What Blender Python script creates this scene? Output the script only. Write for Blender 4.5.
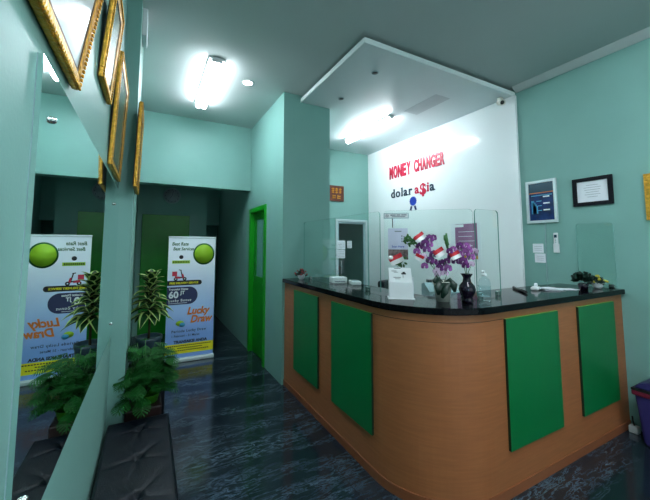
import bpy, bmesh, math, random
from mathutils import Vector, Matrix
for o in list(bpy.data.objects): bpy.data.objects.remove(o)
S = bpy.context.scene
COL = S.collection
R = math.radians
PI = math.pi

# ------------------------------------------------------------------ camera, world, exposure
cam_d = bpy.data.cameras.new('camera'); cam = bpy.data.objects.new('camera', cam_d); COL.objects.link(cam)
yaw, pitch, roll = R(27.178), R(4.515), R(0.171)
fw = Vector((math.sin(yaw)*math.cos(pitch), math.cos(yaw)*math.cos(pitch), math.sin(pitch)))
rt0 = Vector((math.cos(yaw), -math.sin(yaw), 0)); up0 = rt0.cross(fw)
rt = math.cos(roll)*rt0 + math.sin(roll)*up0; up = -math.sin(roll)*rt0 + math.cos(roll)*up0
m = Matrix((rt, up, -fw)).transposed().to_4x4(); m.translation = Vector((0, 0, 1.516))
cam.matrix_world = m
cam_d.sensor_width = 36; cam_d.sensor_fit = 'HORIZONTAL'
cam_d.lens = 318.357/650*36
cam_d.shift_x = (325-313.007)/650; cam_d.shift_y = -(250-220.641)/650
cam_d.clip_start = 0.02
S.camera = cam
S.view_settings.view_transform = 'Standard'
S.view_settings.look = 'None'
S.view_settings.gamma = 1
S.view_settings.use_curve_mapping = False
S.view_settings.exposure = 1.22

world = bpy.data.worlds.new('world'); S.world = world; world.use_nodes = True
wb = world.node_tree.nodes['Background']
wb.inputs[0].default_value = (0.80, 0.93, 1.0, 1); wb.inputs[1].default_value = 0.6

TUBE_POWER = 23.5        # fluorescent battens
CANOPY_TUBE_POWER = 36.0
DOWN_POWER = 12.0        # lit downlight

# ------------------------------------------------------------------ materials
def newmat(name):
    mt = bpy.data.materials.new(name); mt.use_nodes = True
    nt = mt.node_tree; b = nt.nodes['Principled BSDF']
    return mt, nt, b
def srgb(r, g, b):
    f = lambda c: (c/255/12.92) if c/255 <= .04045 else ((c/255+.055)/1.055)**2.4
    return (f(r), f(g), f(b), 1)
def mat(name, col, rough=.5, metal=0, vary=.06, scale=8, bump=0, bscale=60, spec=.5, stretch=(1, 1, 1)):
    mt, nt, b = newmat(name)
    b.inputs['Roughness'].default_value = rough; b.inputs['Metallic'].default_value = metal
    b.inputs['Specular IOR Level'].default_value = spec
    tc = nt.nodes.new('ShaderNodeTexCoord'); mp = nt.nodes.new('ShaderNodeMapping'); mp.inputs['Scale'].default_value = stretch
    nt.links.new(tc.outputs['Object'], mp.inputs[0])
    n = nt.nodes.new('ShaderNodeTexNoise'); n.inputs['Scale'].default_value = scale; n.inputs['Detail'].default_value = 4
    nt.links.new(mp.outputs[0], n.inputs['Vector'])
    cr = nt.nodes.new('ShaderNodeValToRGB')
    lo = tuple(c*(1-vary) for c in col[:3])+(1,); hi = tuple(min(1, c*(1+vary)) for c in col[:3])+(1,)
    cr.color_ramp.elements[0].color = lo; cr.color_ramp.elements[1].color = hi
    cr.color_ramp.elements[0].position = .3; cr.color_ramp.elements[1].position = .7
    nt.links.new(n.outputs['Fac'], cr.inputs[0]); nt.links.new(cr.outputs[0], b.inputs['Base Color'])
    if bump:
        n2 = nt.nodes.new('ShaderNodeTexNoise'); n2.inputs['Scale'].default_value = bscale
        nt.links.new(mp.outputs[0], n2.inputs['Vector'])
        bp = nt.nodes.new('ShaderNodeBump'); bp.inputs['Strength'].default_value = bump; bp.inputs['Distance'].default_value = .01
        nt.links.new(n2.outputs['Fac'], bp.inputs['Height']); nt.links.new(bp.outputs[0], b.inputs['Normal'])
    return mt
def emit(name, col, st):
    mt, nt, b = newmat(name)
    b.inputs['Base Color'].default_value = col
    b.inputs['Emission Color'].default_value = col; b.inputs['Emission Strength'].default_value = st
    return mt
def glassmat(name, tint, edge=.06, refl=1.0):
    mt, nt, b = newmat(name); nt.nodes.remove(b)
    out = nt.nodes['Material Output']
    t = nt.nodes.new('ShaderNodeBsdfTransparent'); t.inputs[0].default_value = tint
    g = nt.nodes.new('ShaderNodeBsdfGlossy'); g.inputs['Roughness'].default_value = .01; g.inputs['Color'].default_value = (refl, refl, refl, 1)
    ge = nt.nodes.new('ShaderNodeNewGeometry'); dt = nt.nodes.new('ShaderNodeVectorMath'); dt.operation = 'DOT_PRODUCT'
    nt.links.new(ge.outputs['Normal'], dt.inputs[0]); nt.links.new(ge.outputs['Incoming'], dt.inputs[1])
    def mth(op, a, b_=None):
        n_ = nt.nodes.new('ShaderNodeMath'); n_.operation = op
        for i_, q in enumerate((a, b_)):
            if q is None: continue
            if isinstance(q, (int, float)): n_.inputs[i_].default_value = q
            else: nt.links.new(q, n_.inputs[i_])
        return n_.outputs[0]
    fr_ = mth('ADD', mth('MULTIPLY', mth('POWER', mth('SUBTRACT', 1.0, mth('ABSOLUTE', dt.outputs['Value'])), 5.0), .9), .025)
    mx = nt.nodes.new('ShaderNodeMixShader')
    nt.links.new(fr_, mx.inputs[0]); nt.links.new(t.outputs[0], mx.inputs[1]); nt.links.new(g.outputs[0], mx.inputs[2])
    nt.links.new(mx.outputs[0], out.inputs[0])
    return mt

M = {}
M['wall'] = mat('teal_wall_paint', srgb(124, 168, 160), .45, vary=.03, scale=3, bump=.05, bscale=120, spec=.2)
M['ceiling'] = mat('ceiling_paint', srgb(188, 196, 195), .7, vary=.02, scale=2)
M['white_panel'] = mat('glossy_white_panel', srgb(238, 243, 245), .16, vary=.015, scale=2)
M['canopy'] = mat('canopy_white', srgb(205, 218, 220), .35, vary=.02, scale=2)
M['canopy_patch'] = mat('canopy_patch', srgb(178, 190, 194), .45, vary=.03, scale=9)
M['canopy_edge'] = mat('canopy_edge', srgb(225, 235, 236), .4, vary=.02)
M['green_frame'] = mat('green_gloss_paint', srgb(10, 150, 22), .35, vary=.05)
M['green_leaf_door'] = mat('green_door_paint', srgb(6, 130, 20), .4, vary=.08)
M['panel_green'] = mat('green_laminate', srgb(0, 112, 56), .35, vary=.04, scale=4)
M['panel_edge'] = mat('lime_edging', srgb(110, 170, 60), .4)
M['panel_side'] = mat('shaded_panel_side', srgb(14, 44, 26), .5)  # shade on the side faces of the counter panels, put into their colour
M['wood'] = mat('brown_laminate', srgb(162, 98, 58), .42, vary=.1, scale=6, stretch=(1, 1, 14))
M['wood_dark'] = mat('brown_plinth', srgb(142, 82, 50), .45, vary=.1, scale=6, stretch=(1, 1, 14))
M['seam'] = mat('dark_joint', srgb(60, 34, 22), .7)
M['granite'] = mat('black_granite', srgb(9, 11, 15), .09, vary=.5, scale=120, spec=.1)
M['gold'] = mat('gilded_frame', srgb(208, 156, 56), .38, metal=.6, vary=.35, scale=60, bump=.5, bscale=90)
M['gold_dark'] = mat('antique_gold', srgb(92, 62, 30), .5, metal=.4, vary=.4, scale=40)
M['art'] = mat('pale_print', srgb(200, 205, 205), .12, vary=.12, scale=5)
M['art_dim'] = mat('sage_print', srgb(120, 135, 112), .15, vary=.3, scale=14)
M['black_plastic'] = mat('black_plastic', srgb(14, 15, 18), .35)
M['black_frame'] = mat('black_frame', srgb(8, 12, 22), .55, spec=.2)
M['leather'] = mat('black_leather', srgb(9, 17, 26), .42, vary=.2, scale=20, bump=.2, bscale=220, spec=.22)
M['paper'] = mat('white_paper', srgb(225, 230, 236), .7, vary=.02)
M['paper_line'] = mat('grey_print', srgb(120, 126, 136), .7)
M['white_plastic'] = mat('white_plastic', srgb(222, 226, 228), .35, vary=.02)
M['silver'] = mat('silver_frame', srgb(200, 214, 216), .35, vary=.05, metal=.2)
M['chrome'] = mat('chrome', (0.8, .8, .8, 1), .08, metal=1)
M['red'] = mat('red_acrylic', srgb(196, 22, 62), .35)
M['navy'] = mat('navy_acrylic', srgb(22, 34, 84), .35)
M['slate'] = mat('dark_slate_acrylic', srgb(34, 50, 72), .35)
M['blue'] = mat('royal_blue', srgb(30, 62, 170), .4)
M['orange'] = mat('orange_print', srgb(226, 120, 34), .6)
M['yellow'] = mat('yellow_print', srgb(236, 226, 20), .6)
M['lime'] = mat('lime_print', srgb(150, 196, 30), .6)
M['badge_green'] = mat('badge_green', srgb(14, 92, 40), .6)
M['ink'] = mat('black_ink', srgb(18, 18, 26), .6)
M['lime_pot'] = mat('lime_pot', srgb(60, 140, 24), .4)
M['brown_pot'] = mat('dark_brown_pot', srgb(38, 20, 20), .5)
M['fern'] = mat('split_leaf_green', srgb(20, 80, 28), .6, vary=.5, scale=12, spec=.15)
M['drac'] = mat('dracaena_green', srgb(16, 62, 24), .55, vary=.3, scale=9, spec=.2)
M['cream'] = mat('cream_leaf_margin', srgb(168, 190, 112), .6, vary=.1, spec=.2)
M['stem'] = mat('brown_stem', srgb(70, 58, 34), .7)
M['green_stem'] = mat('green_stem', srgb(44, 96, 42), .6)
M['slate_pot'] = mat('slate_blue_pot', srgb(48, 70, 84), .4)
M['purple_petal'] = mat('purple_petal', srgb(98, 26, 104), .6, vary=.85, scale=2.2)
M['violet_petal'] = mat('violet_petal', srgb(140, 70, 142), .6, vary=.6, scale=2.2)
M['pale_petal'] = mat('pale_petal', srgb(206, 178, 206), .5, vary=.2, scale=60)
M['cream_pot'] = mat('cream_pot', srgb(222, 222, 212), .5, vary=.06, scale=30)
M['vase'] = mat('dark_vase_glaze', srgb(22, 14, 32), .15, vary=.4, scale=20)
M['dark_leaf'] = mat('dark_leaf', srgb(16, 44, 34), .4, vary=.2)
M['flag_red'] = mat('flag_red', srgb(196, 20, 40), .6)
M['flag_white'] = mat('flag_white', srgb(228, 228, 228), .6)
M['bin_purple'] = mat('purple_plastic', srgb(50, 44, 104), .4)
M['bin_red'] = mat('maroon_plastic', srgb(110, 20, 48), .4)
M['machine'] = mat('grey_plastic', srgb(150, 176, 182), .4)
M['sign_board'] = mat('varnished_wood', srgb(92, 44, 26), .35, vary=.3, scale=20)
M['sign_gold'] = mat('sign_gold', srgb(214, 152, 40), .4, metal=.3)
M['poster_purple'] = mat('mauve_print', srgb(146, 96, 136), .5, vary=.1)
M['lavender'] = mat('lavender_print', srgb(198, 200, 220), .5, vary=.04)
M['photo_mix'] = mat('photo_print', srgb(110, 96, 96), .5, vary=.7, scale=45)
M['screen_blue'] = mat('dark_blue_print', srgb(14, 40, 92), .25, vary=.5, scale=12)
M['screen_teal'] = mat('teal_print', srgb(34, 66, 86), .25)
M['cyan'] = mat('cyan_print', srgb(64, 160, 206), .4)
M['flower_red'] = mat('red_bloom', srgb(150, 34, 40), .6, vary=.3, scale=80)
M['flower_yellow'] = mat('yellow_bloom', srgb(190, 176, 60), .6, vary=.2, scale=80)
M['clock_face'] = mat('clock_face', srgb(150, 160, 170), .4)
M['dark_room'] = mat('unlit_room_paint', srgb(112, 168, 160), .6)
M['glass'] = glassmat('clear_glass', (.955, .99, .98, 1))
M['glass_edge'] = mat('glass_edge', srgb(92, 150, 140), .15)
M['door_glass'] = glassmat('door_glass', (.78, .88, .87, 1))
M['bottle'] = glassmat('clear_plastic', (.88, .95, .96, 1))
M['light'] = emit('tube_light', (.86, .94, 1, 1), TUBE_POWER)
M['light_canopy'] = emit('canopy_tube_light', (.88, .95, 1, 1), CANOPY_TUBE_POWER)
M['down'] = emit('downlight_light', (.86, .97, 1, 1), DOWN_POWER)

# mirror
mt, nt, b = newmat('mirror_silver'); b.inputs['Metallic'].default_value = 1; b.inputs['Roughness'].default_value = .0
b.inputs['Base Color'].default_value = (.80, .92, .90, 1); M['mirror'] = mt

# frosted pane of the green door
M['frost'] = mat('frosted_pane', srgb(96, 148, 142), .25, vary=.06, scale=30)

# banner gradient print (white above, sky blue below)
mt, nt, b = newmat('banner_print'); b.inputs['Roughness'].default_value = .5
tc = nt.nodes.new('ShaderNodeTexCoord'); sx = nt.nodes.new('ShaderNodeSeparateXYZ'); cr = nt.nodes.new('ShaderNodeValToRGB')
nt.links.new(tc.outputs['Object'], sx.inputs[0]); mr = nt.nodes.new('ShaderNodeMapRange'); mr.inputs[2].default_value = 1.65
nt.links.new(sx.outputs['Z'], mr.inputs[0]); nt.links.new(mr.outputs[0], cr.inputs[0]); nt.links.new(cr.outputs[0], b.inputs['Base Color'])
e = cr.color_ramp.elements; e[0].position = .2; e[0].color = srgb(128, 168, 232); e[1].position = .8; e[1].color = srgb(240, 246, 255)
x = e.new(.45); x.color = srgb(176, 206, 246)
M['banner'] = mt

# floor: dark polished marble tile
mt, nt, b = newmat('dark_marble_floor'); b.inputs['Roughness'].default_value = .13; b.inputs['Specular IOR Level'].default_value = .55
tc = nt.nodes.new('ShaderNodeTexCoord'); mp = nt.nodes.new('ShaderNodeMapping'); mp.inputs['Rotation'].default_value = (0, 0, R(-24)); mp.inputs['Scale'].default_value = (.8, 3.6, 1)
nt.links.new(tc.outputs['Object'], mp.inputs[0])
n1 = nt.nodes.new('ShaderNodeTexNoise'); n1.inputs['Scale'].default_value = 7.5; n1.inputs['Detail'].default_value = 9; n1.inputs['Roughness'].default_value = .68; n1.inputs['Distortion'].default_value = .6
nt.links.new(mp.outputs[0], n1.inputs['Vector'])
ma = nt.nodes.new('ShaderNodeMath'); ma.operation = 'SUBTRACT'; ma.inputs[1].default_value = .5; nt.links.new(n1.outputs['Fac'], ma.inputs[0])
mb = nt.nodes.new('ShaderNodeMath'); mb.operation = 'ABSOLUTE'; nt.links.new(ma.outputs[0], mb.inputs[0])
cr = nt.nodes.new('ShaderNodeValToRGB'); nt.links.new(mb.outputs[0], cr.inputs[0])
e = cr.color_ramp.elements; e[0].position = 0; e[0].color = srgb(96, 116, 128); e[1].position = .035; e[1].color = srgb(36, 48, 58)
x = e.new(.008); x.color = srgb(70, 88, 100)
x = e.new(.2); x.color = srgb(22, 32, 42)
n2 = nt.nodes.new('ShaderNodeTexNoise'); n2.inputs['Scale'].default_value = 1.6; n2.inputs['Detail'].default_value = 5
nt.links.new(mp.outputs[0], n2.inputs['Vector'])
cr2 = nt.nodes.new('ShaderNodeValToRGB'); nt.links.new(n2.outputs['Fac'], cr2.inputs[0])
cr2.color_ramp.elements[0].position = .42; cr2.color_ramp.elements[0].color = (0, 0, 0, 1); cr2.color_ramp.elements[1].position = .62
mx = nt.nodes.new('ShaderNodeMixRGB'); mx.inputs[1].default_value = srgb(24, 34, 44)
nt.links.new(cr2.outputs[0], mx.inputs[0]); nt.links.new(cr.outputs[0], mx.inputs[2])
br = nt.nodes.new('ShaderNodeTexBrick'); br.offset = 0; br.inputs['Scale'].default_value = 1; br.inputs['Mortar Size'].default_value = .003
br.inputs['Brick Width'].default_value = .6; br.inputs['Row Height'].default_value = .6
br.inputs['Color1'].default_value = (1, 1, 1, 1); br.inputs['Color2'].default_value = (1, 1, 1, 1); br.inputs['Mortar'].default_value = (.45, .45, .45, 1)
nt.links.new(tc.outputs['Object'], br.inputs['Vector'])
mm = nt.nodes.new('ShaderNodeMixRGB'); mm.blend_type = 'MULTIPLY'; mm.inputs[0].default_value = 1
nt.links.new(mx.outputs[0], mm.inputs[1]); nt.links.new(br.outputs['Color'], mm.inputs[2]); nt.links.new(mm.outputs[0], b.inputs['Base Color'])
M['floor'] = mt

# ------------------------------------------------------------------ mesh helpers
def NB(): return bmesh.new()
def box(bm, x0, x1, y0, y1, z0, z1, bevel=0, mi=0):
    r = bmesh.ops.create_cube(bm, size=1)
    vs = r['verts']
    for v in vs: v.co = Vector(((x0+x1)/2+v.co.x*(x1-x0), (y0+y1)/2+v.co.y*(y1-y0), (z0+z1)/2+v.co.z*(z1-z0)))
    fs = set(f for v in vs for f in v.link_faces)
    for f in fs: f.material_index = mi
    if bevel:
        es = list(set(e for v in vs for e in v.link_edges))
        r = bmesh.ops.bevel(bm, geom=es, offset=bevel, segments=2, affect='EDGES', profile=.5)
        for f in r['faces']: f.material_index = mi
    return bm
def prism(bm, pts, z0, z1, mi=0):
    a = [bm.verts.new((x, y, z0)) for x, y in pts]; c = [bm.verts.new((x, y, z1)) for x, y in pts]
    n = len(pts)
    fs = [bm.faces.new(list(reversed(a))), bm.faces.new(c)]
    for i in range(n): fs.append(bm.faces.new([a[i], a[(i+1) % n], c[(i+1) % n], c[i]]))
    for f in fs: f.material_index = mi
    bmesh.ops.recalc_face_normals(bm, faces=fs)
    return bm
def lathe(bm, prof, seg=24, cx=0, cy=0, cz=0, mi=0):
    rings = []
    for r, z in prof:
        rings.append([bm.verts.new((cx+r*math.cos(2*PI*i/seg), cy+r*math.sin(2*PI*i/seg), cz+z)) for i in range(seg)])
    fs = []
    for a, c in zip(rings, rings[1:]):
        for i in range(seg): fs.append(bm.faces.new([a[i], a[(i+1) % seg], c[(i+1) % seg], c[i]]))
    if prof[0][0] > 1e-6: fs.append(bm.faces.new(list(reversed(rings[0]))))
    if prof[-1][0] > 1e-6: fs.append(bm.faces.new(rings[-1]))
    for f in fs: f.material_index = mi; f.smooth = True
    bmesh.ops.remove_doubles(bm, verts=[v for r_ in rings for v in r_], dist=1e-6)
    return bm
def tube(bm, pts, r, seg=8, r2=None, mi=0):
    pts = [Vector(p) for p in pts]; rings = []
    n = len(pts)
    for i, p in enumerate(pts):
        d = (pts[min(i+1, n-1)]-pts[max(i-1, 0)]).normalized()
        a = d.orthogonal().normalized() if i == 0 else (rings_a-d*rings_a.dot(d)).normalized()
        rings_a = a; c = d.cross(a)
        rr = r if r2 is None else r+(r2-r)*i/(n-1)
        rings.append([bm.verts.new(p+rr*(a*math.cos(2*PI*k/seg)+c*math.sin(2*PI*k/seg))) for k in range(seg)])
    for a, c in zip(rings, rings[1:]):
        for k in range(seg):
            f = bm.faces.new([a[k], a[(k+1) % seg], c[(k+1) % seg], c[k]]); f.smooth = True; f.material_index = mi
    f = bm.faces.new(list(reversed(rings[0]))); f.material_index = mi
    f = bm.faces.new(rings[-1]); f.material_index = mi
    return bm
def quad(bm, a, b_, c, d, mi=0):
    f = bm.faces.new([bm.verts.new(p) for p in (a, b_, c, d)]); f.material_index = mi; return bm
def link(name, bm, mats, parent=None, mtx=None, smooth=False):
    me = bpy.data.meshes.new(name)
    bm.normal_update(); bm.to_mesh(me); bm.free()
    if not isinstance(mats, (list, tuple)): mats = [mats]
    for x in mats: me.materials.append(M[x] if isinstance(x, str) else x)
    if smooth:
        for p in me.polygons: p.use_smooth = True
    o = bpy.data.objects.new(name, me); COL.objects.link(o)
    if parent: o.parent = parent
    if mtx: o.matrix_local = mtx
    return o
def tag(o, label=None, cat=None, group=None, kind=None):
    if label: o['label'] = label
    if cat: o['category'] = cat
    if group: o['group'] = group
    if kind: o['kind'] = kind
    return o
def thing(name, label, cat, loc=(0, 0, 0), rz=0, group=None, mtx=None):
    o = bpy.data.objects.new(name, None); COL.objects.link(o); o.empty_display_size = .05
    if mtx: o.matrix_world = mtx
    else: o.location = loc; o.rotation_euler = (0, 0, rz)
    return tag(o, label, cat, group)
def struct(name, bm, mt_, parent=None):
    o = link(name, bm, mt_, parent)
    if not parent: o['kind'] = 'structure'
    return o
def copy_tree(o, parent=None):
    c = o.copy(); COL.objects.link(c)
    if parent: c.parent = parent
    for ch in [k for k in bpy.data.objects if k.parent == o]: copy_tree(ch, c)
    return c
def text_obj(name, txt, size, mt_, parent, x=0, y=0, z=0, depth=.001, bold=0, align='CENTER', sx=1, shear=0, space=1):
    """lettering in the local XZ plane facing -Y; converted to a mesh"""
    cu = bpy.data.curves.new(name, 'FONT'); cu.body = txt; cu.size = size; cu.extrude = depth; cu.offset = bold
    cu.align_x = align; cu.shear = shear; cu.space_character = space; cu.resolution_u = 3
    t = bpy.data.objects.new('t', cu); COL.objects.link(t)
    dg = bpy.context.evaluated_depsgraph_get(); dg.update()
    me = bpy.data.meshes.new_from_object(t.evaluated_get(dg))
    bpy.data.objects.remove(t); bpy.data.curves.remove(cu)
    me.materials.clear(); me.materials.append(M[mt_])
    for v in me.vertices: a, b2, c = v.co; v.co = (a*sx, -c, b2)
    me.name = name
    o = bpy.data.objects.new(name, me); COL.objects.link(o); o.parent = parent; o.location = (x, y, z)
    return o
def facing(loc, d):
    """matrix whose local X runs along d (in plan), local Z is up and local -Y faces the viewer"""
    d = Vector((d[0], d[1], 0)).normalized(); yv = Vector((0, 0, 1)).cross(d)
    mm_ = Matrix((d, yv, Vector((0, 0, 1)))).transposed().to_4x4(); mm_.translation = Vector(loc); return mm_
RIGHT = (0, -1)      # things hung on the right-hand wall
def pane(bm, x0, x1, z0, z1, y=0, t=.002, mi=0): return box(bm, x0, x1, y-t, y, z0, z1, mi=mi)

# ------------------------------------------------------------------ dimensions
XL, XR, XW, XWP = -.20, 3.67, 1.341, 3.635
YB, YH, YT, YC, XC = 3.361, 4.695, 4.806, 1.276, 1.372
ZC, ZK = 3.315, 3.235
ZTOP, ZSL = 1.15, 1.108
XBR = 1.957
YF = -1.4

# ------------------------------------------------------------------ structure
struct('floor', box(NB(), XL-.2, XR+.2, YF-2, 7.4, -.1, 0), 'floor')
struct('ceiling', box(NB(), XL-.2, XR+.2, YF, 7.4, ZC, ZC+.1), 'ceiling')
struct('wall_left', box(NB(), XL-.15, XL, YF, 7.25, 0, ZC), 'wall')
struct('wall_left_pilaster', box(NB(), XL, -.109, 2.50, 3.06, 0, ZC), 'wall')
struct('wall_right', box(NB(), XR, XR+.15, YF, 7.25, 0, ZC), 'wall')
struct('wall_right_panel', box(NB(), XWP, XR, 2.066, YT, 0, ZK, .004), 'white_panel')
# block with the recess of the green door
bm = NB()
DY0, DY1, DZ = 3.93, 4.672, 2.055
box(bm, XW, XBR, YB, DY0, 0, ZC); box(bm, XW+.14, XBR, DY0, DY1, 0, ZC); box(bm, XW, XW+.14, DY0, DY1, DZ, ZC); box(bm, XW, XBR, DY1, 7.25, 0, ZC)
struct('wall_corridor_right', bm, 'wall')
struct('wall_header', box(NB(), XL, XW, YH, YH+.16, 2.344, ZC), 'wall')
# end of the corridor
bm = NB(); box(bm, XL, .94, 6.2, 6.34, 0, ZC); box(bm, .94, XW, 7.1, 7.25, 1.95, ZC); box(bm, .94, 1.02, 7.1, 7.25, 0, 1.95)
struct('wall_corridor_end', bm, 'wall')
bm = NB(); box(bm, XL, XR, 8.4, 8.5, 0, ZC); box(bm, XL, XL+.05, 7.25, 8.4, 0, ZC); box(bm, XR-.05, XR, 7.25, 8.4, 0, ZC); box(bm, XL, XR, 7.25, 8.4, 2.4, 2.5); box(bm, XL, XR+.1, 7.25, 8.5, -.1, 0)
struct('wall_store_room', bm, 'dark_room')
# back wall of the teller area with its doorway and the small room behind
TX0, TX1, TZ = 2.915, 3.60, 1.99
bm = NB(); box(bm, XBR, TX0, YT, YT+.12, 0, ZC); box(bm, TX1, XR, YT, YT+.12, 0, ZC); box(bm, TX0, TX1, YT, YT+.12, TZ, ZC)
struct('wall_teller_back', bm, 'wall')
bm = NB(); box(bm, XBR, XR, 6.0, 6.1, 0, 2.6)
struct('wall_back_room', bm, 'dark_room')
struct('wall_back_room_ceiling', box(NB(), XBR, XR, YT+.12, 6.0, 2.5, 2.6), 'dark_room')
# shop front behind the viewer: low wall, side piers and an unseen glazed bay added to let sky light in
bm = NB(); box(bm, XL, .3, YF-.15, YF, 0, ZC); box(bm, 3.2, XR, YF-.15, YF, 0, ZC); box(bm, .3, 3.2, YF-.15, YF, 2.5, ZC)
struct('wall_front', bm, 'wall')
struct('added_window_1', box(NB(), .3, 3.2, YF-.08, YF-.07, 0, 2.5), 'glass')
# cornice along the right wall
bm = NB(); prism(bm, [(XR, 0), (XR-.09, 0), (XR-.012, -.05), (XR, -.05)], 0, 1)
for v in bm.verts: x_, y_, z_ = v.co; v.co = (x_, YF+z_*(2.066-YF), ZC+y_)
bmesh.ops.recalc_face_normals(bm, faces=bm.faces); struct('trim_1', bm, 'ceiling')

# hung canopy above the counter
cn = thing('ceiling_canopy', 'large white flat canopy board hung under the ceiling above the counter', 'ceiling panel', (1.56, 2.087, ZK))
W_, D_ = XR-1.56, YT-2.087
bm = NB(); x1_ = XBR-1.56; y1_ = YB-2.087
prism(bm, [(0, 0), (W_-.001, 0), (W_-.001, D_-.001), (x1_+.001, D_-.001), (x1_+.001, y1_-.001), (0, y1_-.001)], 0, .04)
link('canopy_board', bm, 'canopy', cn)
bm = NB(); box(bm, -.006, W_-.001, -.006, 0, -.004, .044); box(bm, -.006, 0, 0, y1_-.001, -.004, .044)
link('edge_trim', bm, 'canopy_edge', cn)
link('darker_patch', box(NB(), 1.27, 1.5, .38, .9, -.002, .002), 'canopy_patch', cn)  # thin rectangle, slightly darker than the canopy board
for hx, hy in ((.3, .3), (1.7, .3), (.3, 1.1), (1.7, 2.2)):
    link('hanger', tube(NB(), [(hx, hy, .04), (hx, hy, ZC-ZK)], .006), 'chrome', cn)

# ------------------------------------------------------------------ doors
d1 = thing('door_1', 'bright green door with a tall frosted pane in the corridor wall', 'door', (XW, DY0, 0)); d1['kind'] = 'structure'
L_ = DY1-DY0
bm = NB(); box(bm, -.02, .10, 0, .06, 0, DZ, .003); box(bm, -.02, .10, L_-.06, L_, 0, DZ, .003); box(bm, -.02, .10, .06, L_-.06, DZ-.06, DZ, .003)
link('door_frame', bm, 'green_frame', d1)
bm = NB(); box(bm, .045, .08, .06, .15, .0, DZ-.06); box(bm, .045, .08, L_-.15, L_-.06, 0, DZ-.06); box(bm, .045, .08, .15, L_-.15, DZ-.16, DZ-.06); box(bm, .045, .08, .15, L_-.15, .01, 1.08)
lf = link('door_leaf', bm, 'green_leaf_door', d1)
link('window_pane', box(NB(), .06, .066, .15, L_-.15, 1.08, DZ-.16), 'frost', d1)
bm = NB(); lathe(bm, [(0, 0), (.012, 0), (.012, .02), (.024, .028), (.026, .04), (.016, .052), (0, .054)], 16)
link('door_knob', bm, 'chrome', d1, Matrix.Translation((.045, .105, 1.0)) @ Matrix.Rotation(-PI/2, 4, 'Y'))

d2 = thing('door_2', 'white framed glass door in the teal wall behind the teller area', 'door', (TX0, YT, 0)); d2['kind'] = 'structure'
w_ = TX1-TX0
bm = NB(); box(bm, 0, .04, -.015, .06, 0, TZ, .003); box(bm, w_-.04, w_, -.015, .06, 0, TZ, .003); box(bm, .04, w_-.04, -.015, .06, TZ-.04, TZ, .003)
link('door_frame', bm, 'silver', d2)
bm = NB(); box(bm, .04, .075, .01, .045, 0, TZ-.04); box(bm, w_-.075, w_-.04, .01, .045, 0, TZ-.04); box(bm, .075, w_-.075, .01, .045, TZ-.075, TZ-.04); box(bm, .075, w_-.075, .01, .045, 0, .1)
link('door_leaf', bm, 'machine', d2)
link('window_pane', box(NB(), .075, w_-.075, .024, .030, .1, TZ-.075), 'door_glass', d2)
link('door_handle', tube(NB(), [(.1, .01, 1.0), (.1, -.03, 1.0), (.1, -.03, 1.25), (.1, .01, 1.25)], .008), 'chrome', d2)

d3 = thing('door_3', 'plain green door at the dark end of the corridor', 'door', (-.12, 6.2, 0)); d3['kind'] = 'structure'
link('door_leaf', box(NB(), .0, .76, -.04, -.001, 0, 2.05, .004), 'green_leaf_door', d3)
link('door_knob', lathe(NB(), [(0, 0), (.02, .02), (.024, .04), (0, .06)], 12), 'chrome', d3, Matrix.Translation((.7, -.04, 1.0)) @ Matrix.Rotation(PI/2, 4, 'X'))

# ------------------------------------------------------------------ counter
RC = .5
def path(off, n=20, rc=RC):
    """front line of the counter from the block to the right wall, pushed out by off"""
    pts = [(XC-off, YB-.001)]
    cx, cy = XC+rc, YC+rc
    for i in range(n+1):
        t = PI/2*i/n; pts.append((cx-(rc+off)*math.cos(t), cy-(rc+off)*math.sin(t)))
    pts.append((XR-.001, YC-off)); return pts
def band(off, depth, rc=RC): return path(off) + list(reversed(path(-depth)))
ct = thing('reception_counter', 'long L-shaped brown reception counter with rounded corner and black stone top', 'counter', (0, 0, 0))
link('counter_body', prism(NB(), band(0, .38), .0, ZSL), 'wood', ct)
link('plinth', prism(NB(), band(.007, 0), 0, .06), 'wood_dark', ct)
bm = NB(); prism(bm, band(.03, .47), ZSL, ZTOP)
o = link('countertop', bm, 'granite', ct)
o['label'] = 'polished black stone countertop'
bv = o.modifiers.new('b', 'BEVEL'); bv.width = .006; bv.segments = 2; bv.limit_method = 'ANGLE'
pa = [p for p in path(.0015)[1:-1]]; pb = [p for p in path(-.001)[1:-1]]
pa = [(XC-.0015, YC+RC)] + pa + [(2.0, YC-.0015)]; pb = [(XC+.001, YC+RC)] + pb + [(2.0, YC+.001)]
link('joint_line', prism(NB(), pa+list(reversed(pb)), 1.058, 1.062), 'seam', ct)
PZ0, PZ1 = .269, 1.06
def gpanel(horizontal, a, b2):
    bm = NB()
    if horizontal: box(bm, a, b2, YC-.016, YC, PZ0, PZ1, 0, 0)
    else: box(bm, XC-.016, XC, a, b2, PZ0, PZ1, 0, 0)
    bm.normal_update()
    for f in bm.faces:
        n_ = f.normal
        f.material_index = 0 if (abs(n_.y) > .9 if horizontal else abs(n_.x) > .9) else (1 if n_.z > .9 else 2)
    link('green_panel', bm, ['panel_green', 'panel_edge', 'panel_side'], ct)
gpanel(False, 2.55, 3.072); gpanel(False, 1.78, 2.311); gpanel(True, 2.008, 2.613); gpanel(True, 2.898, 3.481)

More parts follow.
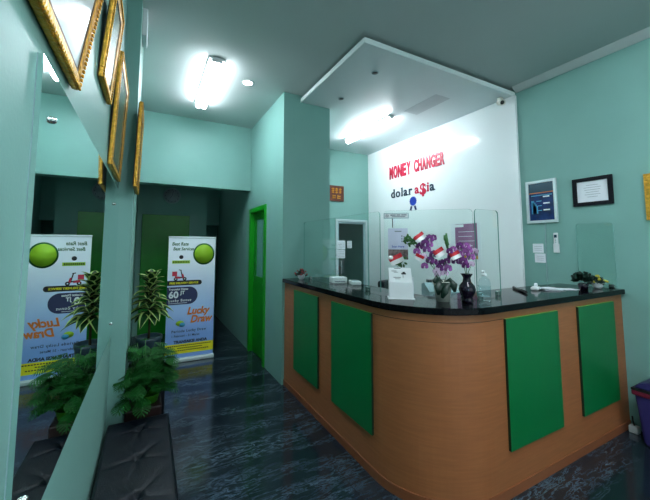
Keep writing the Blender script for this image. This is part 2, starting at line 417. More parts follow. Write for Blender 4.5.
# glass screens on the counter
GZ = 1.775
def screen(p, q, z1, label, name='glass_screen', grp=None):
    mt_ = facing((p[0], p[1], ZTOP), (q[0]-p[0], q[1]-p[1])); L = math.dist(p, q)
    t = thing(name, label, 'glass screen', mtx=mt_, group=grp)
    h = z1-ZTOP; r = .03
    pts = [(0, 0), (L, 0)] + [(L-r+r*math.cos(a), h-r+r*math.sin(a)) for a in [PI/2*i/6 for i in range(7)]] + [(r-r*math.sin(a), h-r+r*math.cos(a)) for a in [PI/2*i/6 for i in range(7)]]
    bm = NB(); prism(bm, pts, -.004, .004)
    for v in bm.verts: a, b2, c = v.co; v.co = (a, c, b2+.012)
    bmesh.ops.recalc_face_normals(bm, faces=bm.faces)
    for f in bm.faces: f.material_index = 0 if abs(f.normal.y) > .9 else 1
    link('glass_pane', bm, ['glass', 'glass_edge'], t)
    for k in ((.12, .88) if L > .2 else (.5,)):
        link('clamp', box(NB(), L*k-.02, L*k+.02, -.012, .012, 0, .035, .003), 'chrome', t)
    return t
screen((1.60, 3.34), (1.60, 1.97), GZ, 'long clear glass screen on the counter nearest the corridor')
scr = screen((1.605, 1.93), (2.075, 1.515), GZ, 'clear glass screen across the counter corner behind the orchids')
screen((2.09, 1.51), (2.36, 1.51), GZ, 'short narrow clear glass screen with rounded corner right of the black vase')
screen((3.635, 1.56), (3.635, 1.286), 1.72, 'small clear glass pane at the wall end of the counter')

# signs and posters taped to the corner screen
mtx = facing((1.605, 1.93, ZTOP), (2.075-1.605, 1.515-1.93))
def onglass(s, z): return mtx @ Matrix.Translation((s, -.006, z))
sg = thing('glass_sign', 'narrow grey and white sign strip along the top of the corner glass screen', 'sign', mtx=onglass(.0, .575))
link('sign_board', box(NB(), .0, .185, -.003, 0, 0, .042), 'machine', sg)
link('sign_face', box(NB(), .006, .179, -.0045, -.003, .006, .036), 'white_plastic', sg)
bm = NB(); 
for x0, x1, z0, z1 in ((.05, .09, .022, .031), (.095, .125, .022, .031), (.13, .17, .022, .031), (.06, .16, .011, .017)): box(bm, x0, x1, -.0055, -.0045, z0, z1)
link('print_marks', bm, 'paper_line', sg)
bm = NB()
for r0, r1 in ((.012, .010), (.007, .004)):
    n = 20; A = [bm.verts.new((.026+r0*math.cos(2*PI*i/n), -.0055, .021+r0*math.sin(2*PI*i/n))) for i in range(n)]; B_ = [bm.verts.new((.026+r1*math.cos(2*PI*i/n), -.0055, .021+r1*math.sin(2*PI*i/n))) for i in range(n)]
    for i in range(n): bm.faces.new([A[i], A[(i+1) % n], B_[(i+1) % n], B_[i]])
link('emblem', bm, 'paper_line', sg)
link('suction_strip', box(NB(), .062, .068, -.003, 0, -.07, 0), 'black_plastic', sg)
ps = thing('payment_poster', 'lavender poster with a photo strip on the corner glass screen behind the white box', 'poster', mtx=onglass(.03, .265))
link('poster_sheet', box(NB(), 0, .145, -.0015, 0, 0, .235), 'lavender', ps)
link('photo_strip', box(NB(), 0, .145, -.0025, -.0015, 0, .075), 'photo_mix', ps)
bm = NB()
for x0, x1, z0, z1 in ((.05, .1, .208, .216), (.098, .106, .13, .142), (.098, .106, .15, .162), (.098, .106, .17, .182), (.112, .125, .15, .155), (.112, .125, .17, .175)): box(bm, x0, x1, -.0025, -.0015, z0, z1)
link('print_marks', bm, 'paper_line', ps)
text_obj('lettering', 'Scan Here', .022, 'blue', ps, .0725, -.0025, .09, .0003, .0004)

# ------------------------------------------------------------------ right-hand wall and white panel
def on_right(y, z, x=XR): return facing((x, y, z), RIGHT)
# MONEY CHANGER
sign = thing('wall_lettering', 'red raised block letters reading MONEY CHANGER on the white wall panel', 'sign', mtx=on_right(4.20, 2.66, XWP))
def word(txt, x0, x1, z0, z1, h, mt_, parent, bold, serif=False):
    cnt = len(txt); w = (x1-x0)/cnt
    for i, ch in enumerate(txt):
        s_ = h/.72
        o = text_obj('letter', ch, s_, mt_, parent, x0+w*(i+.5), 0, z0+(z1-z0)*(i+.5)/cnt, .012, bold, sx=1)
        xs = [v.co.x for v in o.data.vertices]; ww = max(xs)-min(xs); k = (w*.86)/ww if ch not in 'I' else 1
        c = (max(xs)+min(xs))/2
        for v in o.data.vertices: v.co.x = (v.co.x-c)*k
word('MONEY', .0, .51, 0, .0, .20, 'red', sign, .012)
word('CHANGER', .57, 1.155, .008, .008, .185, 'red', sign, .010)
sg2 = thing('wall_lettering', 'lower-case raised letters reading dolar a$ia under the red words on the white panel', 'sign', mtx=on_right(4.17, 2.325, XWP))
def letters(txt, xs_, mt_, h, parent, bold=.006):
    for ch, xx in zip(txt, xs_):
        text_obj('letter', ch, h, mt_, parent, xx, 0, 0, .008, bold)
def serif_word(txt, x, h, mts, parent, bold, gap):
    for ch, mt_ in zip(txt, mts):
        hh = h*1.18 if ch == '$' else h
        o = text_obj('letter', ch, hh, mt_, parent, x, 0, -.03 if ch == '$' else 0, .008, bold*1.6 if ch == '$' else bold, align='LEFT')
        xs = [v.co.x for v in o.data.vertices]; x1 = max(xs)
        # slab serifs on the straight stems
        feet = {'l': [(x1/2, 0), (x1/2, 1)], 'i': [(x1/2, 0), (x1/2, .7)], 'd': [(x1*.9, 0), (x1*.84, 1)], 'r': [(x1*.25, 0)], 'a': [(x1*.92, 0)]}.get(ch, [])
        if feet:
            bm = bmesh.new(); bm.from_mesh(o.data)
            for fx, top in feet:
                zz = max(v.co.z for v in o.data.vertices)*top if top in (0, 1) else max(v.co.z for v in o.data.vertices)*top
                box(bm, fx-.02, fx+.02, -.008, .008, max(zz-.012, 0), max(zz, .012))
            bm.to_mesh(o.data); bm.free()
        x += x1+gap
serif_word('dolar', 0, .20, ['slate']*5, sg2, .004, .022)
serif_word('a$ia', .545, .20, ['red', 'red', 'red', 'slate'], sg2, .004, .016)
# rosette
rs = thing('rosette', 'blue award rosette emblem with two ribbon tails under the dolar lettering', 'emblem', mtx=on_right(3.665, 2.215, XWP))
bm = NB(); n = 32
prism(bm, [((.062 if i % 2 else .075)*math.cos(2*PI*i/n), (.062 if i % 2 else .075)*math.sin(2*PI*i/n)) for i in range(n)], 0, .008)
for v in bm.verts: a, b2, c = v.co; v.co = (a, -c, b2)
link('disc', bm, 'blue', rs)
bm = NB()
for s_ in (-1, 1):
    bm.free() if s_ < 0 else None; bm = NB()
    prism(bm, [(s_*.02, -.08), (s_*.05, -.075), (s_*.075, -.145), (s_*.055, -.135), (s_*.04, -.15)], 0, .006)
    for v in bm.verts: a, b2, c = v.co; v.co = (a, -c, b2)
    bmesh.ops.recalc_face_normals(bm, faces=bm.faces); link('ribbon_tail', bm, 'navy', rs)
# purple poster on the white panel
pp = thing('wall_poster', 'mauve notice poster with white margin and yellow foot on the white panel behind the vase', 'poster', mtx=on_right(2.985, 1.32, XWP))
link('poster_sheet', box(NB(), 0, .44, -.002, 0, 0, .50), 'paper', pp)
link('print_field', box(NB(), .07, .39, -.003, -.002, .035, .485), 'poster_purple', pp)
link('foot_stripe', box(NB(), .20, .39, -.004, -.003, .035, .075), 'sign_gold', pp)
bm = NB()
box(bm, .06, .2, -.0045, -.003, .445, .48)
for k in range(5): box(bm, .12, .35-.03*(k % 2), -.004, -.003, .14+.06*k, .146+.06*k)
link('print_marks', bm, 'paper', pp)

def frame_on(name, label, y0, y1, z0, z1, bw, fmat, inner, depth=.02, x=XR, cat='picture'):
    t = thing(name, label, cat, mtx=on_right(y0, z0, x)); w = y0-y1; h = z1-z0
    bm = NB(); box(bm, 0, bw, -depth, 0, 0, h, .002); box(bm, w-bw, w, -depth, 0, 0, h, .002); box(bm, bw, w-bw, -depth, 0, 0, bw, .002); box(bm, bw, w-bw, -depth, 0, h-bw, h, .002)
    link('frame', bm, fmat, t); link('print', box(NB(), bw, w-bw, -.008, 0, bw, h-bw), inner, t)
    return t, w, h
t, w, h = frame_on('framed_notice', 'white framed dark blue notice on the teal wall beside the white panel', 2.010, 1.715, 1.762, 2.215, .028, 'silver', 'screen_blue', cat='framed notice')
link('header_band', box(NB(), .03, w-.03, -.0095, -.008, h-.13, h-.03), 'screen_teal', t)
bm = NB(); box(bm, .03, w-.03, -.0105, -.0095, h-.135, h-.128); link('rule_line', bm, 'orange', t)
bm = NB()
for k in range(3): box(bm, .165, .225, -.0095, -.008, .13+.07*k, .143+.07*k)
link('print_marks', bm, 'paper', t)
bm = NB()
for k in range(4): box(bm, .05+.012*k, .075+.012*k, -.0095, -.008, .1, .24-.02*k)
for k in range(3): box(bm, .1, .15, -.0095, -.008, .13+.05*k, .136+.05*k)
box(bm, .05, .25, -.0095, -.008, .31-.02, .297); link('chart', bm, 'cyan', t)
t, w, h = frame_on('framed_certificate', 'black framed white certificate on the teal wall', 1.577, 1.275, 1.90, 2.165, .034, 'black_frame', 'paper', cat='framed certificate')
bm = NB()
for k, l in enumerate((.09, .13, .12, .10, .12, .08)): box(bm, w/2-l/2, w/2+l/2, -.0088, -.008, .19-.022*k, .193-.022*k)
link('print_marks', bm, 'paper_line', t)
t, w, h = frame_on('gilt_picture_frame', 'gold framed picture at the right edge on the right-hand teal wall', 1.072, .62, 1.735, 2.12, .04, 'gold', 'art', .025)

# remote holder, switch plates, cables
t = thing('remote_control', 'white air conditioner remote in its holder on the teal wall', 'remote control', mtx=on_right(1.765, 1.455))
link('holder', box(NB(), -.004, .044, -.022, 0, 0, .09, .004), 'white_plastic', t)
link('handset', box(NB(), 0, .04, -.020, -.004, .01, .20, .006), 'white_plastic', t)
link('display', box(NB(), .008, .032, -.0215, -.020, .15, .18), 'screen_teal', t)
bm = NB()
for k in range(3): box(bm, .014, .026, -.0235, -.020, .10+.016*k, .108+.016*k, .001)
link('button', bm, 'machine', t)
for nm, y, z, lb in (('paper_notice', 1.972, 1.450, 'small white paper notice on the teal wall, upper of two'), ('paper_notice', 1.957, 1.347, 'small white paper notice on the teal wall, lower of two')):
    t = thing(nm, lb, 'notice', mtx=on_right(y, z))
    link('sheet', box(NB(), 0, .103, -.003, 0, 0, .095), 'paper', t)
    bm = NB()
    for k in range(3): box(bm, .015, .088, -.004, -.003, .025+.02*k, .028+.02*k)
    link('print_marks', bm, 'paper_line', t)
tag(link('wall_cable', tube(NB(), [(XR-.004, 1.84, 1.765), (XR-.004, 1.845, 1.5), (XR-.004, 1.85, 1.2), (XR-.004, 1.85, 1.152)], .003, 6), 'machine'), 'thin grey cable down the teal wall under the blue notice', 'cable')

# security camera under the canopy
t = thing('security_camera', 'small cream bullet security camera at the canopy corner over the white panel', 'camera', (3.56, 2.19, ZK))
link('mount', lathe(NB(), [(0, -.004), (.03, -.004), (.03, -.02), (.014, -.03), (.014, -.05), (0, -.05)][::-1], 16), 'cream_pot', t)
bm = NB(); lathe(bm, [(0, -.055), (.03, -.052), (.034, -.02), (.034, .03), (.028, .034), (.026, .02), (0, .02)], 20)
mm_ = Matrix.Translation((-.01, -.02, -.065)) @ Vector((-.45, -.8, -.4)).to_track_quat('Z', 'Y').to_matrix().to_4x4()
bd = link('housing', bm, 'cream_pot', t, mm_)
link('lens', lathe(NB(), [(0, .021), (.024, .021), (.02, .028), (0, .033)], 20), 'black_plastic', bd)
link('bracket', tube(NB(), [(.005, .0, -.02), (.045, .0, -.02), (.07, 0, -.005)], .007), 'cream_pot', t)

# wall sign on the teller back wall
t = thing('carved_sign', 'small brown wooden sign with gold characters above the glass door', 'sign', (2.775, YT, 2.305))
link('board', box(NB(), 0, .30, -.02, 0, 0, .275, .004), 'sign_board', t)
bm = NB()
random.seed(4)
for cx in (.075, .15, .225):
    for k in range(3): box(bm, cx-.025, cx+.025, -.026, -.02, .15+.03*k, .162+.03*k)
    box(bm, cx-.005, cx+.005, -.026, -.02, .14, .235)
for cx in (.10, .20):
    for k in range(2): box(bm, cx-.035, cx+.03, -.026, -.02, .05+.035*k, .063+.035*k)
    box(bm, cx-.03, cx-.02, -.026, -.02, .04, .11)
link('characters', bm, 'sign_gold', t)
bm = NB(); box(bm, 0, .3, -.026, -.02, 0, .015); box(bm, 0, .3, -.026, -.02, .26, .275); box(bm, 0, .015, -.026, -.02, .015, .26); box(bm, .285, .3, -.026, -.02, .015, .26)
link('border', bm, 'sign_board', t)
# papers on the glass door
for x, z, w, h, lb in ((2.935, 1.455, .17, .155, 'white notice on the glass door frame, upper of two'), (2.935, 1.30, .165, .145, 'white notice on the glass door frame, lower of two'), (3.145, 1.475, .10, .13, 'small pale notice in the middle of the glass door')):
    t = thing('door_notice', lb, 'notice', (x, YT-.017, z))
    link('sheet', box(NB(), 0, w, -.002, 0, 0, h), 'paper', t)
    bm = NB()
    for k in range(4): box(bm, .02, w-.02, -.003, -.002, .025+.028*k, .029+.028*k)
    link('print_marks', bm, 'paper_line', t)

# ------------------------------------------------------------------ left wall: mirror and gilt frames
MX = -.190
t = thing('wall_mirror', 'large frameless mirror fixed on the left wall above the black bench', 'mirror', (XL, .742, .955))
link('mirror_glass', box(NB(), .002, .010, 0, 1.755, 0, .92), 'mirror', t)
link('backing_board', box(NB(), 0, .002, 0, 1.755, 0, .92), 'machine', t)
for y, z in ((.08, .82), (.06, .09), (1.42, .80), (1.60, .08)):
    bm = NB(); lathe(bm, [(.0075, 0), (.0075, .004), (.005, .008), (0, .009)], 16)
    link('screw_cap', bm, 'chrome', t, Matrix.Translation((.010, y, z)) @ Matrix.Rotation(PI/2, 4, 'Y'))
def gilt(label, y0, y1, z0, z1, lean, inner, x=XL+.002, bw=.035, th=.016):
    """frame hung on the left wall, bottom against the wall and leaning out at the top"""
    h = (z1-z0); t = thing('gilt_picture_frame', label, 'picture')
    t.matrix_world = Matrix.Translation((x, y0, z0)) @ Matrix.Rotation(math.atan2(lean, h), 4, 'Y')
    w = y1-y0
    bm = NB()
    for a in ((0, w, 0, bw), (0, w, h-bw, h), (0, bw, bw, h-bw), (w-bw, w, bw, h-bw)):
        box(bm, .0, th, a[0], a[1], a[2], a[3], .004)
    # beaded outer rim and inner slip
    for k in range(int(w/.012)): box(bm, th, th+.006, .006*2*k+.001, .006*2*k+.009, .002, .012, .002); box(bm, th, th+.006, .012*k+.001, .012*k+.009, h-.012, h-.002, .002)
    for k in range(int(h/.012)): box(bm, th, th+.006, .002, .012, .012*k+.001, .012*k+.009, .002); box(bm, th, th+.006, w-.012, w-.002, .012*k+.001, .012*k+.009, .002)
    link('frame', bm, 'gold', t)
    bm = NB(); s_ = bw
    for a in ((s_-.004, w-s_+.004, s_-.006, s_+.006), (s_-.004, w-s_+.004, h-s_-.006, h-s_+.006), (s_-.006, s_+.006, s_, h-s_), (w-s_-.006, w-s_+.006, s_, h-s_)):
        box(bm, .004, th-.002, a[0], a[1], a[2], a[3])
    link('inner_slip', bm, 'gold_dark', t)
    link('print', box(NB(), .004, .012, s_, w-s_, s_, h-s_), inner, t)
    link('backing', box(NB(), -.004, .0, .01, w-.01, .01, h-.01), 'brown_pot', t)
    return t
gilt('gold framed pale picture at the top left corner above the mirror', .50, 1.01, 1.925, 2.45, .075, 'art')
gilt('gold framed picture on the left wall, second from the front', 1.40, 1.68, 2.155, 2.57, .035, 'art_dim', bw=.04)
gilt('gold framed sage-toned picture on the left wall beside the pilaster', 1.83, 2.33, 1.915, 2.51, .025, 'art_dim', bw=.04)
gilt('gold framed picture on the side of the pilaster nearest the corridor', 2.34, 2.72, 1.895, 2.47, .015, 'art_dim', x=-.109+.002, bw=.035, th=.018)
tag(link('trunking_box', box(NB(), -.109, -.075, 2.62, 2.80, 3.10, ZC, .004), 'white_plastic'), 'white trunking box at the ceiling on the pilaster side', 'trunking')

# ------------------------------------------------------------------ ceiling lights
def batten(label, x, y0, y1, z, w, lm='light'):
    t = thing('ceiling_light', label, 'ceiling light', (x, y0, z)); L = y1-y0
    link('housing', box(NB(), -w/2, w/2, 0, L, -.022, 0, .003), 'white_plastic', t)
    for s_ in ((-1, 1) if w > .1 else (0,)):
        bm = NB(); tube(bm, [(s_*w*.22, .02, -.05), (s_*w*.22, L-.02, -.05)], .031, 14)
        link('tube', bm, lm, t)
    for yy in (0, L-.02): link('end_cap', box(NB(), -w*.35, w*.35, yy, yy+.02, -.05, -.022, .003), 'white_plastic', t)
batten('twin-tube fluorescent ceiling light over the corridor side', .515, 3.02, 4.12, ZC, .15)
batten('single-tube fluorescent light under the white canopy', 2.78, 3.15, 4.22, ZK, .09, 'light_canopy')
def downlight(label, x, y, z, r, lit):
    t = thing('downlight', label, 'downlight', (x, y, z))
    link('rim', lathe(NB(), [(r, 0), (r, -.006), (r*.82, -.008), (r*.82, -.001)], 24), 'white_plastic' if lit else 'machine', t)
    link('lamp', lathe(NB(), [(0, -.002), (r*.8, -.002), (r*.8, -.005), (0, -.007)][::-1], 24), 'down' if lit else 'black_plastic', t)
downlight('round lit downlight beside the corridor fluorescent light', .905, 3.35, ZC, .062, True)
downlight('small unlit downlight in the canopy, nearer its front corner', 1.932, 2.424, ZK, .036, False)
downlight('small unlit downlight in the canopy, nearer the teal block', 1.932, 3.054, ZK, .036, False)
# unseen battens added at the front to brighten the room
batten('added fluorescent fill light out of view, nearer the mirror wall', .75, -.95, .25, ZC, .15)
batten('added fluorescent fill light out of view, farther from the mirror wall', 2.1, -.75, .65, ZC, .15)

# ------------------------------------------------------------------ corridor: clock and banner
t = thing('wall_clock', 'round pale wall clock above the green door at the corridor end', 'clock', mtx=facing((.334, 6.2, 2.40), (1, 0)))
bm = NB(); lathe(bm, [(0, 0), (.145, 0), (.145, .03), (.13, .035), (.128, .02), (0, .02)], 40)
link('case', bm, 'machine', t, Matrix.Rotation(PI/2, 4, 'X'))
link('dial', lathe(NB(), [(0, .021), (.127, .021), (.127, .023), (0, .023)], 40), 'clock_face', t, Matrix.Rotation(PI/2, 4, 'X'))
for i in range(12):
    bm = NB()
    a = 2*PI*i/12; box(bm, .108*math.sin(a)-.004, .108*math.sin(a)+.004, -.0245, -.023, .108*math.cos(a)-.008, .108*math.cos(a)+.008)
    link('hour_mark', bm, 'ink', t)
link('hour_hand', tube(NB(), [(0, -.026, 0), (-.035, -.026, -.045)], .003, 6), 'ink', t)
link('minute_hand', tube(NB(), [(0, -.027, 0), (.02, -.027, .09)], .0025, 6), 'ink', t)

BW, BH = .60, 1.62
bn = thing('roll_up_banner', 'white and blue roll-up advertising banner standing at the mouth of the corridor', 'banner', mtx=facing((.232, 4.62, 0), (1, .0)))
link('base', box(NB(), -.01, BW+.01, -.05, .05, 0, .05, .012), 'silver', bn)
link('banner_sheet', box(NB(), 0, BW, -.0015, .0015, .05, BH), 'banner', bn)
link('top_rail', box(NB(), -.003, BW+.003, -.008, .008, BH-.008, BH+.016, .003), 'silver', bn)
link('support_pole', tube(NB(), [(BW/2, .03, .04), (BW/2, .012, BH)], .008), 'chrome', bn)
pr = lambda nm, bm_, mt_: link(nm, bm_, mt_, bn)
text_obj('lettering', 'Best Rate', .062, 'badge_green', bn, .04, -.002, 1.515, .0004, .0015, 'LEFT', shear=.2, sx=.85)
text_obj('lettering', 'Best Services', .058, 'badge_green', bn, .055, -.002, 1.45, .0004, .0015, 'LEFT', shear=.2, sx=.85)
bm = NB(); pane(bm, .05, .27, 1.275, 1.315, -.002, .001); pr('yellow_strip', bm, 'lime')
bm = NB()
for k in range(10): pane(bm, .06+.02*k, .073+.02*k, 1.285, 1.305, -.003, .001)
pr('small_print', bm, 'ink')
bm = NB(); lathe(bm, [(0, 0), (.026, 0), (.026, .001), (0, .001)], 20)
for v in bm.verts: a, b2, c = v.co; v.co = (.16+a, -.002-c, 1.36+b2)
pr('small_badge', bm, 'ink')
# round emblem, its figure left out
def disc(cx, cz, r, y, nm, mt_, sq=1.0):
    bm = NB(); lathe(bm, [(0, 0), (r, 0), (r, .001), (0, .001)], 36)
    for v in bm.verts: a, b2, c = v.co; v.co = (cx+a, y-c, cz+b2*sq)
    bmesh.ops.recalc_face_normals(bm, faces=bm.faces); pr(nm, bm, mt_)
disc(.448, 1.40, .140, -.002, 'emblem_ring', 'badge_green', 1.05)
disc(.448, 1.40, .122, -.0035, 'emblem_disc', 'lime', 1.04)
# scooter
bm = NB()
def ring(bm_, cx, cz, r0, r1, y=-.003, n=16):
    A = [bm_.verts.new((cx+r0*math.cos(2*PI*i/n), y, cz+r0*math.sin(2*PI*i/n))) for i in range(n)]; Bq = [bm_.verts.new((cx+r1*math.cos(2*PI*i/n), y, cz+r1*math.sin(2*PI*i/n))) for i in range(n)]
    for i in range(n): bm_.faces.new([A[i], Bq[i], Bq[(i+1) % n], A[(i+1) % n]])
ring(bm, .10, 1.07, .008, .024); ring(bm, .21, 1.07, .008, .024)
quad(bm, (.09, -.003, 1.09), (.2, -.003, 1.08), (.2, -.003, 1.095), (.09, -.003, 1.11)); quad(bm, (.175, -.003, 1.09), (.19, -.003, 1.09), (.165, -.003, 1.19), (.152, -.003, 1.19))
quad(bm, (.135, -.003, 1.185), (.17, -.003, 1.18), (.17, -.003, 1.19), (.135, -.003, 1.196))
pr('scooter_print', bm, 'ink')
bm = NB(); quad(bm, (.055, -.0035, 1.11), (.115, -.0035, 1.11), (.115, -.0035, 1.17), (.055, -.0035, 1.17)); quad(bm, (.18, -.0035, 1.075), (.205, -.0035, 1.09), (.19, -.0035, 1.14), (.175, -.0035, 1.13)); quad(bm, (.085, -.0035, 1.08), (.16, -.0035, 1.075), (.15, -.0035, 1.1), (.1, -.0035, 1.11))
pr('scooter_box', bm, 'red')
def pill(x0, x1, z0, z1, y, r, left_round=False):
    pts = [(x0, z0), (x1-r, z0)] + [(x1-r+r*math.sin(a), z0+r-r*math.cos(a)) for a in [PI/2*i/8 for i in range(1, 9)]] + [(x1-r+r*math.cos(a), z1-r+r*math.sin(a)) for a in [PI/2*i/8 for i in range(9)]] + [(x0, z1)]
    bm = NB(); prism(bm, pts, 0, .001)
    for v in bm.verts: a, b2, c = v.co; v.co = (a, y-c, b2)
    bmesh.ops.recalc_face_normals(bm, faces=bm.faces); return bm
pr('delivery_bar', pill(0, .43, .985, 1.05, -.002, .032), 'ink')
text_obj('lettering', 'FREE DELIVERY SERVICE', .034, 'yellow', bn, .205, -.0035, 1.005, .0004, .0014)
pr('offer_badge', pill(0, .38, .735, .965, -.002, .11), 'navy')
text_obj('lettering', 'Transaksi Diatas', .036, 'paper', bn, .02, -.0035, .925, .0004, .001, 'LEFT')
text_obj('lettering', '60', .12, 'paper', bn, .02, -.0035, .825, .0004, .004, 'LEFT')
text_obj('lettering', 'JT', .06, 'paper', bn, .165, -.0035, .87, .0004, .002, 'LEFT')
text_obj('lettering', 'Lucky Bonus', .046, 'paper', bn, .02, -.0035, .775, .0004, .0008, 'LEFT', space=1.2)
bm = NB(); pane(bm, .02, .25, .752, .757, -.003, .001); pr('rule_line', bm, 'paper')
text_obj('lettering', 'Lucky', .13, 'orange', bn, .39, -.003, .60, .0006, .005, shear=.25, sx=.9)
text_obj('lettering', 'Draw', .13, 'orange', bn, .43, -.003, .49, .0006, .005, shear=.25, sx=.9)
disc(.17, .49, .05, -.002, 'coin_print', 'lime', .7); disc(.20, .47, .035, -.0035, 'coin_print', 'cyan', .8)
text_obj('lettering', 'Periode Lucky Draw', .045, 'navy', bn, .07, -.003, .375, .0004, .0008, 'LEFT', space=1.15)
text_obj('lettering', '1 Februari - 31 Maret', .04, 'navy', bn, .07, -.003, .315, .0004, .0005, 'LEFT')
text_obj('lettering', 'TRANSAKSI ANDA', .05, 'ink', bn, .31, -.003, .235, .0004, .0022)
bm = NB(); pane(bm, 0, BW, .10, .225, -.0016, .001); pr('yellow_band', bm, 'yellow')
bm = NB()
for z, x0, n_ in ((.195, .03, 21), (.165, .15, 12), (.135, .05, 19)):
    for k in range(n_): pane(bm, x0+.026*k, x0+.018+.026*k, z, z+.012, -.003, .001)
pr('small_print', bm, 'ink')

# ------------------------------------------------------------------ black benches
def bench(label, x0, x1, y0, y1, z, tufts, seed):
    t = thing('upholstered_bench', label, 'bench', (x0, y0, 0)); W = x1-x0; L = y1-y0
    link('base', box(NB(), .012, W-.012, .012, L-.012, .03, z-.11, .008), 'leather', t)
    nx, ny = 24, int(24*L/W); bm = NB(); V = {}
    def hgt(u, v):
        x, y = u*W, v*L
        ed = min(x, W-x, y, L-y); hh = .10*min(1, (ed/.02))**.5 if ed < .02 else .10
        for (tx, ty) in tufts:
            d = math.hypot(x-tx, y-ty); hh -= .026*math.exp(-(d/.022)**2)
            ang = math.atan2(y-ty, x-tx)
            hh -= .0075*math.exp(-d/.10)*max(0, math.cos(ang*5+tx*9+seed))**3
        return hh
    for i in range(nx*2+1):
        for j in range(ny*2+1):
            u, v = i/(nx*2), j/(ny*2); V[i, j] = bm.verts.new((u*W, v*L, z-.10+hgt(u, v)))
    for i in range(nx*2):
        for j in range(ny*2):
            f = bm.faces.new([V[i, j], V[i+1, j], V[i+1, j+1], V[i, j+1]]); f.smooth = True
    # skirt
    rim = [V[i, 0] for i in range(nx*2+1)] + [V[nx*2, j] for j in range(1, ny*2+1)] + [V[i, ny*2] for i in range(nx*2-1, -1, -1)] + [V[0, j] for j in range(ny*2-1, 0, -1)]
    low = [bm.verts.new((v.co.x, v.co.y, z-.112)) for v in rim]
    n = len(rim)
    for k in range(n): bm.faces.new([rim[k], low[k], low[(k+1) % n], rim[(k+1) % n]])
    bm.faces.new(low)
    bmesh.ops.recalc_face_normals(bm, faces=bm.faces)
    link('seat_cushion', bm, 'leather', t)
    for tx, ty in tufts:
        link('tuft_button', lathe(NB(), [(0, 0), (.009, 0), (.008, .004), (0, .006)][::-1], 12, tx, ty, z-.026), 'leather', t)
    for px, py in ((.03, .03), (W-.06, .03), (.03, L-.06), (W-.06, L-.06)):
        link('foot', box(NB(), px, px+.03, py, py+.03, 0, .03), 'black_plastic', t)
    return t
bench('near black tufted leather bench under the mirror', XL+.002, .170, .95, 2.40, .42, [(.19, .15+.29*k) for k in range(5)], .4)
bench('far black leather bench behind the fern-like plant', XL+.092, .178, 3.02, 3.62, .42, [], 0)

# ------------------------------------------------------------------ plants on the left
random.seed(7)
def split_leaf(bm, base, d, size, droop):
    """lobed leaf: midrib with narrow fingers either side"""
    d = Vector(d).normalized(); side = d.cross(Vector((0, 0, 1))).normalized(); upv = side.cross(d)
    N = 8
    def P_(s, w, lift=0): 
        return base + d*s*size + side*w*size + upv*(lift*size) - Vector((0, 0, 1))*(droop*size*s*s + abs(w)*.25*size)
    mid = [P_(s/N, 0) for s in range(N+1)]
    for k in range(N):
        s0, s1 = k/N, (k+1)/N; wl = .46*math.sin(PI*(k+.8)/(N+.6))+.10
        for sd in (-1, 1):
            a = bm.verts.new(mid[k]); b_ = bm.verts.new(mid[k].lerp(mid[k+1], .62))
            c = bm.verts.new(P_(s0+.26, sd*wl)); e_ = bm.verts.new(P_(s0+.17, sd*wl*.97))
            f = bm.faces.new([a, b_, c, e_] if sd > 0 else [a, e_, c, b_]); f.smooth = False
        sp = side*.035*size; bm.faces.new([bm.verts.new(mid[k]-sp), bm.verts.new(mid[k]+sp), bm.verts.new(mid[k+1]+sp), bm.verts.new(mid[k+1]-sp)])
    a = bm.verts.new(mid[N] + side*.03*size); b_ = bm.verts.new(mid[N]-side*.03*size); c = bm.verts.new(P_(1.22, 0)); bm.faces.new([a, c, b_])
t = thing('potted_split_leaf_plant', 'bushy dark green split-leaf plant in a lime pot between the two black benches', 'potted plant', (.01, 2.64, 0))
link('planter', box(NB(), -.112, .112, -.105, .105, 0, .41, .01), 'brown_pot', t)
link('inner_pot', lathe(NB(), [(.06, .40), (.078, .465), (.083, .47), (.075, .465), (.06, .44), (0, .44)], 24, .025), 'lime_pot', t)
bm = NB(); bs = NB()
for i in range(190):
    az = random.uniform(0, 2*PI); el = random.uniform(-.25, 1.3); L = random.uniform(.08, .235)*(1.0 if el < .9 else .95)
    dr = Vector((math.cos(az)*math.cos(el), math.sin(az)*math.cos(el), math.sin(el)))
    tip = Vector((0, 0, .50)) + Vector((dr.x*L, dr.y*L, dr.z*L*1.25)) + Vector((0, 0, .06))
    tip.x = max(-.15 if tip.y < -.16 else -.09, min(.12, tip.x)); tip.y = max(-.27, min(.25, tip.y)); tip.z = max(.45, tip.z)
    tube(bs, [(0, 0, .45), Vector((0, 0, .45)).lerp(tip, .5)+Vector((0, 0, .04)), tip], .003, 5)
    hd = Vector((dr.x, dr.y, random.uniform(-.2, .35)))
    split_leaf(bm, tip, hd, random.uniform(.07, .11), random.uniform(.1, .5))
for v in bm.verts:
    lim = -.185 if v.co.y < -.15 else -.112
    if v.co.x < lim: v.co.x = lim + (v.co.x-lim)*.03
link('foliage', bm, 'fern', t); link('stems', bs, 'green_stem', t)

